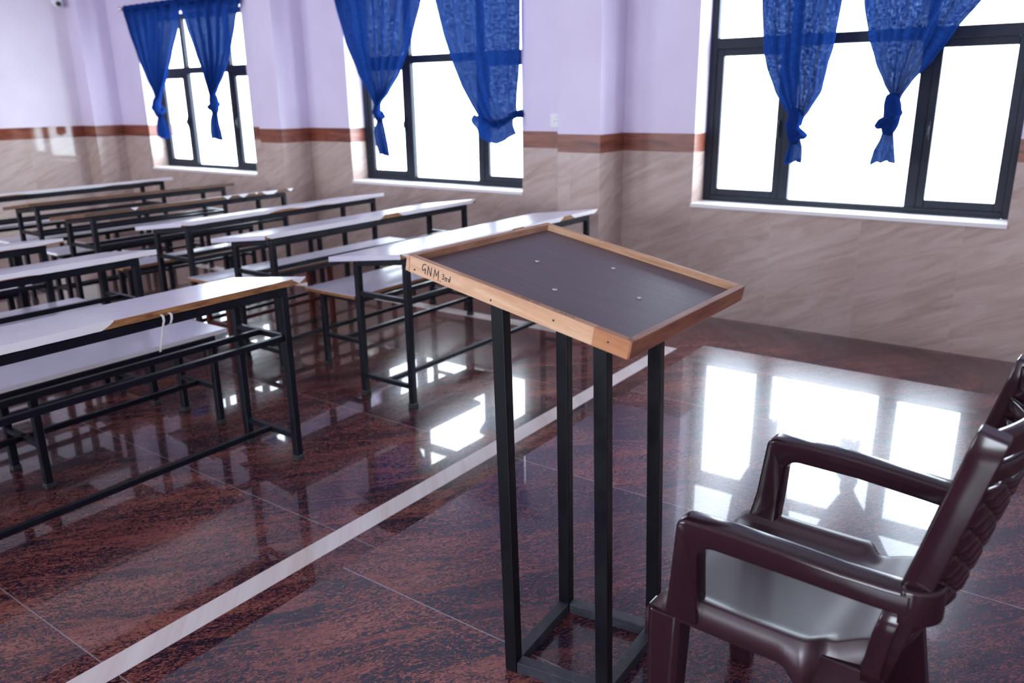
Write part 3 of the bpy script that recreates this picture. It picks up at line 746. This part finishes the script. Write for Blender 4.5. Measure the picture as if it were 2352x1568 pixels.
# handwriting: polyline strokes on the outer face of the near rim (tray x, depth below the rim top)
def strokes(mb, S, ox, oz, sx, sz, wd, plane='side'):
    for st in S:
        P = [(ox + p[0] * sx, oz + p[1] * sz) for p in st]
        for (a0, a1), (b0, b1) in zip(P, P[1:]):
            d = Vector((b0 - a0, b1 - a1)); 
            if d.length < 1e-6: continue
            d.normalize(); n_ = Vector((-d.y, d.x)) * wd / 2; e = d * wd * .4
            q = [(a0 - e.x + n_.x, a1 - e.y + n_.y), (b0 + e.x + n_.x, b1 + e.y + n_.y), (b0 + e.x - n_.x, b1 + e.y - n_.y), (a0 - e.x - n_.x, a1 - e.y - n_.y)]
            if plane == 'side': v = [mb.bm.verts.new((x, L2 + .0006, z)) for x, z in q]
            else: v = [mb.bm.verts.new((x, y, .0005)) for x, y in q]
            mb.bm.faces.new(v)
G_ = [[(.85, .95), (.6, 1.0), (.25, .9), (.05, .6), (.08, .35), (.3, .25), (.6, .4), (.75, .5)], [(.75, .55), (.8, .3), (.78, -.05)]]
N_ = [[(0, 0), (.05, .95)], [(.05, .95), (.7, .0)], [(.7, 0), (.72, .95)]]
M_ = [[(0, 0), (.1, .95)], [(.1, .95), (.45, .35)], [(.45, .35), (.8, .95)], [(.8, .95), (.85, -.1)]]
T3 = [[(0, .9), (.5, 1), (.7, .8), (.35, .55), (.7, .35), (.5, .05), (0, .1)]]
r_ = [[(0, 0), (.05, .6)], [(.05, .5), (.4, .65)]]
d_ = [[(.55, .3), (.3, .55), (.05, .3), (.2, .02), (.55, .2)], [(.6, 1.1), (.55, .0)]]
mb = MB(); ox = -W2 + .050; z0 = -.027
for S, dx, sx, sz, dz in ((G_, 0, .013, .021, 0), (N_, .017, .015, .021, -.001), (M_, .036, .016, .021, -.002), (T3, .060, .008, .012, .002), (r_, .0695, .006, .013, .001), (r_, .0735, .005, .012, .001), (d_, .078, .009, .012, .002)):
    strokes(mb, S, ox + dx, z0 + dz, sx, sz, .0019)
mb.tube([(ox + .056, L2 + .0002, z0 - .004), (ox + .056, L2 + .0008, z0 - .004)], .0012, 6)
put(mb.build('handwriting', M['ink'], near)); 
for c_ in near.children: c_.matrix_local = Matrix.Identity(4)
for c_ in lect.children:
    for d__ in c_.children: d__.matrix_local = Matrix.Identity(4)
# faint worn scribbles on the rim tops
rnd = random.Random(7)
def scrib(n, step, h):
    S = []; x = 0
    for i in range(n):
        if rnd.random() < .15: x += step; continue
        S.append([(x, 0), (x + step * .2, h * rnd.uniform(.6, 1)), (x + step * .5, h * rnd.uniform(0, .5)), (x + step * .75, h * rnd.uniform(.5, 1))]); x += step
    return S
mb = MB(); strokes(mb, scrib(9, .008, .008), .0, L2 - .013, 1, 1, .0011, 'top'); strokes(mb, scrib(6, .009, .008), .105, L2 - .013, 1, 1, .0011, 'top')
o = mb.build('handwriting', M['ink'], near); o.matrix_local = Matrix.Identity(4)
# steel frame under the board
Z_ = lambda x, y: TO.z + (-(x - TO.x) * Nn.x - (y - TO.y) * Nn.y) / Nn.z
legs = [((1.488, -4.41), .020), ((1.465, -4.117), .014), ((1.734, -4.37), .022), ((1.726, -4.083), .028)]
PW = .033; tops = []
for (x, y), ln in legs:
    tx, ty = x - .81 * ln, y - .586 * ln; zt = Z_(tx, ty) - TH / Nn.z * .72; tops.append((tx, ty, zt))
    h = PW / 2; l = MB(); c6, s6 = math.cos(R_(6)), math.sin(R_(6))
    def sq(cx, cy, z): return [(cx + c6 * a * h - s6 * b_ * h, cy + s6 * a * h + c6 * b_ * h, z) for a, b_ in ((-1, -1), (1, -1), (1, 1), (-1, 1))]
    l.hexa(sq(x, y, DZ) + sq(tx, ty, zt))
    o = l.build('post', M['post'], lect, bevel=.0025, seg=2); o.matrix_local = inv
order = [0, 1, 3, 2]
for i in range(4):
    a, b_ = legs[order[i]][0], legs[order[(i + 1) % 4]][0]
    A = Vector((a[0], a[1], DZ + .016)); B = Vector((b_[0], b_[1], DZ + .016)); d = (B - A).normalized()
    l = MB(); l.bar(A + d * PW * .5, B - d * PW * .5, PW, .032); o = l.build('base_rail', M['base_steel'], lect, bevel=.002); o.matrix_local = inv
    hl = MB(); mid = (A + B) / 2; hl.tube([(mid.x, mid.y, DZ + .0318), (mid.x, mid.y, DZ + .0326)], .0035, 8); q = hl.build('bolt_hole', M['ink'], o)
    a, b_ = tops[order[i]], tops[order[(i + 1) % 4]]
    A = Vector(a) - Vector((0, 0, .020)); B = Vector(b_) - Vector((0, 0, .020)); d = (B - A).normalized()
    l = MB(); l.bar(A + d * PW * .5, B - d * PW * .5, .026, .024); o = l.build('top_rail', M['post'], lect, bevel=.002); o.matrix_local = inv

# ------------------------------------------------------------------ plastic chair
# chair frame: s backwards, v towards the camera side, w up
chair = empty('plastic_armchair', (1.985, -4.265, DZ), R_(-2)); tag(chair, 'glossy maroon brown plastic armchair standing on the platform beside the lectern', 'chair')
def cp(s, v, w): return Vector((s, -v, w))
PL = M['plastic']
def lerp(a, b_, t): return a + (b_ - a) * t
def smooth(t): t = min(1, max(0, t)); return t * t * (3 - 2 * t)
# seat shell
def halfw(s):
    if s < .24: return .222 - .01 * smooth((.0 - s) / .08)
    return lerp(.222, .185, smooth((s - .24) / .035)) - .02 * max(0, (s - .28) / .1)
def seat_top(u, v):
    s = -.088 + u * (.36 + .088)
    a = v * 2 - 1; hw = halfw(s)
    vv = a * hw
    base = .432 - .012 * math.sin(math.pi * min(1, max(0, (s + .02) / .36))) * (1 - a * a * .8)
    rim_ = 0.017 * smooth((abs(a) - .80) / .10) * (1 - smooth((s - .24) / .05)) * (smooth((s + .06) / .05))
    front = -.055 * smooth((-.045 - s) / .045)
    rear = .040 * smooth((s - .20) / .16) ** 2
    return cp(s, vv, base + rim_ + front + rear)
mb = MB(); V = mb.grid(seat_top, 50, 44)
# skirt all round
def skirt(verts, drop):
    prev = None
    for vtx, dr in zip(verts, drop):
        n_ = mb.bm.verts.new(vtx.co + Vector((0, 0, -dr)))
        if prev: f = mb.bm.faces.new((prev[0], vtx, n_, prev[1])); f.smooth = True
        prev = (vtx, n_)
nu = 50
for j in (0, 44):
    vs = [V[i][j] for i in range(nu + 1)]
    dr = [.060 + .045 * smooth((i / nu * .448 - .088 - .20) / .05) for i in range(nu + 1)]
    skirt(vs, dr)
skirt(V[0], [.045] * 45); skirt(V[nu], [.05] * 45)
mb.build('seat', M['satin'], chair, solid=.006)
# legs
def front_leg(sg):
    m_ = MB(); pts = []; secs = []
    for k in range(14):
        t = k / 13; w = lerp(.395, 0, t)
        s0, s1 = lerp(-.085, -.062, t), lerp(-.004, -.004, t)
        v0, v1 = lerp(.165, .205, t), lerp(.226, .252, t)
        pts.append((s0, s1, v0, v1, w))
    rings = []
    for s0, s1, v0, v1, w in pts:
        r = .012
        outline = [(s0 + r, v0), (s1, v0), (s1, v1 - r), (s1 - r, v1), (s0 + r, v1), (s0, v1 - r), (s0, v0 + r)]
        rings.append([m_.bm.verts.new(cp(a, sg * b_, w)) for a, b_ in outline])
    for A, B in zip(rings, rings[1:]):
        for k in range(7): m_.bm.faces.new((A[k], A[(k + 1) % 7], B[(k + 1) % 7], B[k])).smooth = False
    m_.bm.faces.new(rings[0][::-1]); m_.bm.faces.new(rings[-1])
    m_.build('leg', PL, chair, bevel=.004)
def rear_leg(sg):
    m_ = MB(); rings = []
    for k in range(20):
        t = k / 19; w = lerp(.416, 0, t)
        e = math.exp(-(.42 - min(w, .42)) * 16)
        s0 = .245 + .06 * smooth((.42 - w) / .35) - .055 * e * (1 if w < .43 else 1)
        s1 = lerp(.375, .412, smooth(t)); v1 = lerp(.193, .262, t); v0 = v1 - .040
        outline = [(s0, v0), (s1, v0), (s1, v1 - .008), (s1 - .008, v1), (s0 + .008, v1), (s0, v1 - .008)]
        rings.append([m_.bm.verts.new(cp(a, sg * b_, w)) for a, b_ in outline])
    for A, B in zip(rings, rings[1:]):
        for k in range(6): m_.bm.faces.new((A[k], A[(k + 1) % 6], B[(k + 1) % 6], B[k]))
    m_.bm.faces.new(rings[0][::-1]); m_.bm.faces.new(rings[-1])
    m_.build('leg', PL, chair, bevel=.003)
for sg in (1, -1): front_leg(sg); rear_leg(sg)
# armrests: front post rising from the seat, rounded corner, arm, rounded rear end joining the back post
def rsec(hw, hh, r, n=3):
    P = []
    for cx, cy, a0 in ((hw - r, hh - r, 0), (-hw + r, hh - r, 90), (-hw + r, -hh + r, 180), (hw - r, -hh + r, 270)):
        for i in range(n + 1): t = R_(a0 + 90 * i / n); P.append((cx + r * math.cos(t), cy + r * math.sin(t)))
    return P
def arc(cx, cy, r, a0, a1, n=6):
    return [(cx + r * math.cos(R_(a0 + (a1 - a0) * i / n)), cy + r * math.sin(R_(a0 + (a1 - a0) * i / n))) for i in range(n + 1)]
def armrest(sg):
    m_ = MB()
    outer = [(-.040, .395), (-.022, .50)] + arc(.014, .622, .024, 172, 95, 5) + [(.10, .648), (.20, .645), (.30, .639), (.37, .636), (.415, .637)]
    inner = [(.415, .586), (.34, .590), (.20, .597)] + [(p[0], p[1]) for p in arc(.070, .566, .032, 88, 180, 6)] + [(.037, .50), (.034, .395)]
    out = outer + inner
    def vo(s_, w):   # lateral position of the outer face
        return .262 - .014 * smooth((s_ - .25) / .17) - .030 * smooth((.56 - w) / .16) * (1 if s_ < .1 else 0)
    th = .052
    def tk(w): return th
    A = [m_.bm.verts.new(cp(a, sg * vo(a, b_), b_)) for a, b_ in out]; B = [m_.bm.verts.new(cp(a, sg * (vo(a, b_) - tk(b_)), b_)) for a, b_ in out]
    n = len(out); k = len(outer)
    for i in range(n):
        m_.bm.faces.new((A[i], B[i], B[(i + 1) % n], A[(i + 1) % n]))
    # side faces as quads/triangles between the outer and inner outlines
    for S in (A, B):
        O_, I_ = S[:k], S[k:][::-1]
        i = j = 0
        while i < len(O_) - 1 or j < len(I_) - 1:
            if j >= len(I_) - 1 or (i < len(O_) - 1 and i / (len(O_) - 1) <= j / (len(I_) - 1)):
                m_.bm.faces.new((O_[i], O_[i + 1], I_[j])); i += 1
            else:
                m_.bm.faces.new((O_[i], I_[j + 1], I_[j])); j += 1
    o = m_.build('armrest', PL, chair, bevel=.009, seg=3)
    md = o.modifiers['bevel']; md.angle_limit = R_(50)
    for p in o.data.polygons: p.use_smooth = True
    m_ = MB()
    # rounded rear end wrapping inward to the back post
    wr = []; fr2 = []
    for k_ in range(11):
        a = R_(90 * k_ / 10); wr.append(cp(.395 + .034 * math.sin(a), sg * (.222 - .028 + .028 * math.cos(a)), .606)); fr2.append((Vector((0, 0, 1)), Vector((math.sin(a), -sg * math.cos(a), 0))))
    m_.sweep(wr, rsec(.034, .027, .007), fr2)
    m_.build('arm_end', PL, o)
    m_ = MB()
    m_.sweep([cp(.390, sg * .222, .60), cp(.374, sg * .212, .53), cp(.362, sg * .202, .45), cp(.362, sg * .200, .42)], rsec(.017, .024, .004), [(Vector((1, 0, 0)), Vector((0, 1, 0)))] * 4)
    m_.build('arm_strut', PL, o)
for sg in (1, -1): armrest(sg)
# back: two posts, top rail, quilted panel, lower rails
def post_pt(w): return lerp(.405, .487, (w - .60) / .33)
for sg in (1, -1):
    m_ = MB(); ws = [.44, .52, .60, .70, .80, .88, .925, .932]
    m_.sweep([cp(post_pt(w), sg * (.203 + .012 * smooth((w - .5) / .3)), w) for w in ws], lambda i: rsec(.024 if i < 7 else .021, .019 if i < 7 else .016, .004), [(Vector((1, 0, -.25)).normalized(), Vector((0, 1, 0)))] * len(ws))
    m_.build('back_post', PL, chair)
def bow(v, depth): return depth * (1 - (v / .2) ** 2)
m_ = MB(); n = 22
m_.sweep([cp(.480 + bow(lerp(-.2, .2, i / n), .05), lerp(-.2, .2, i / n), .900) for i in range(n + 1)], rsec(.010, .024, .006), [(Vector((1, 0, 0)), Vector((0, 0, 1)))] * (n + 1)); m_.build('top_rail', PL, chair)
m_ = MB(); m_.sweep([cp(.465 + bow(lerp(-.2, .2, i / n), .06), lerp(-.2, .2, i / n), .842) for i in range(n + 1)], rsec(.007, .016, .005), [(Vector((1, 0, -.2)).normalized(), Vector((0, 0, 1)))] * (n + 1)); m_.build('back_rail', PL, chair)
m_ = MB()
def quilt(u, v):
    w = lerp(.545, .815, u); vv = lerp(-.193, .193, v)
    a = (u * 6 + v * 6) % 1; b_ = (u * 6 - v * 6) % 1
    q = min(abs(math.sin(math.pi * (u * 5 + v * 5))), abs(math.sin(math.pi * (u * 5 - v * 5))))
    return cp(post_pt(w) + bow(vv, .058) + .008 * (1 - (1 - q) ** 3), vv, w)
m_.grid(quilt, 90, 90); m_.build('back_panel', PL, chair, solid=.006)
for w, d_, h_ in ((.505, .055, .012), (.455, .045, .010)):
    m_ = MB(); m_.sweep([cp(post_pt(w) - .008 + bow(lerp(-.2, .2, i / n), d_), lerp(-.2, .2, i / n), w) for i in range(n + 1)], rsec(.006, h_, .004), [(Vector((1, 0, -.2)).normalized(), Vector((0, 0, 1)))] * (n + 1)); m_.build('back_rail', PL, chair)
bpy.context.view_layer.update()
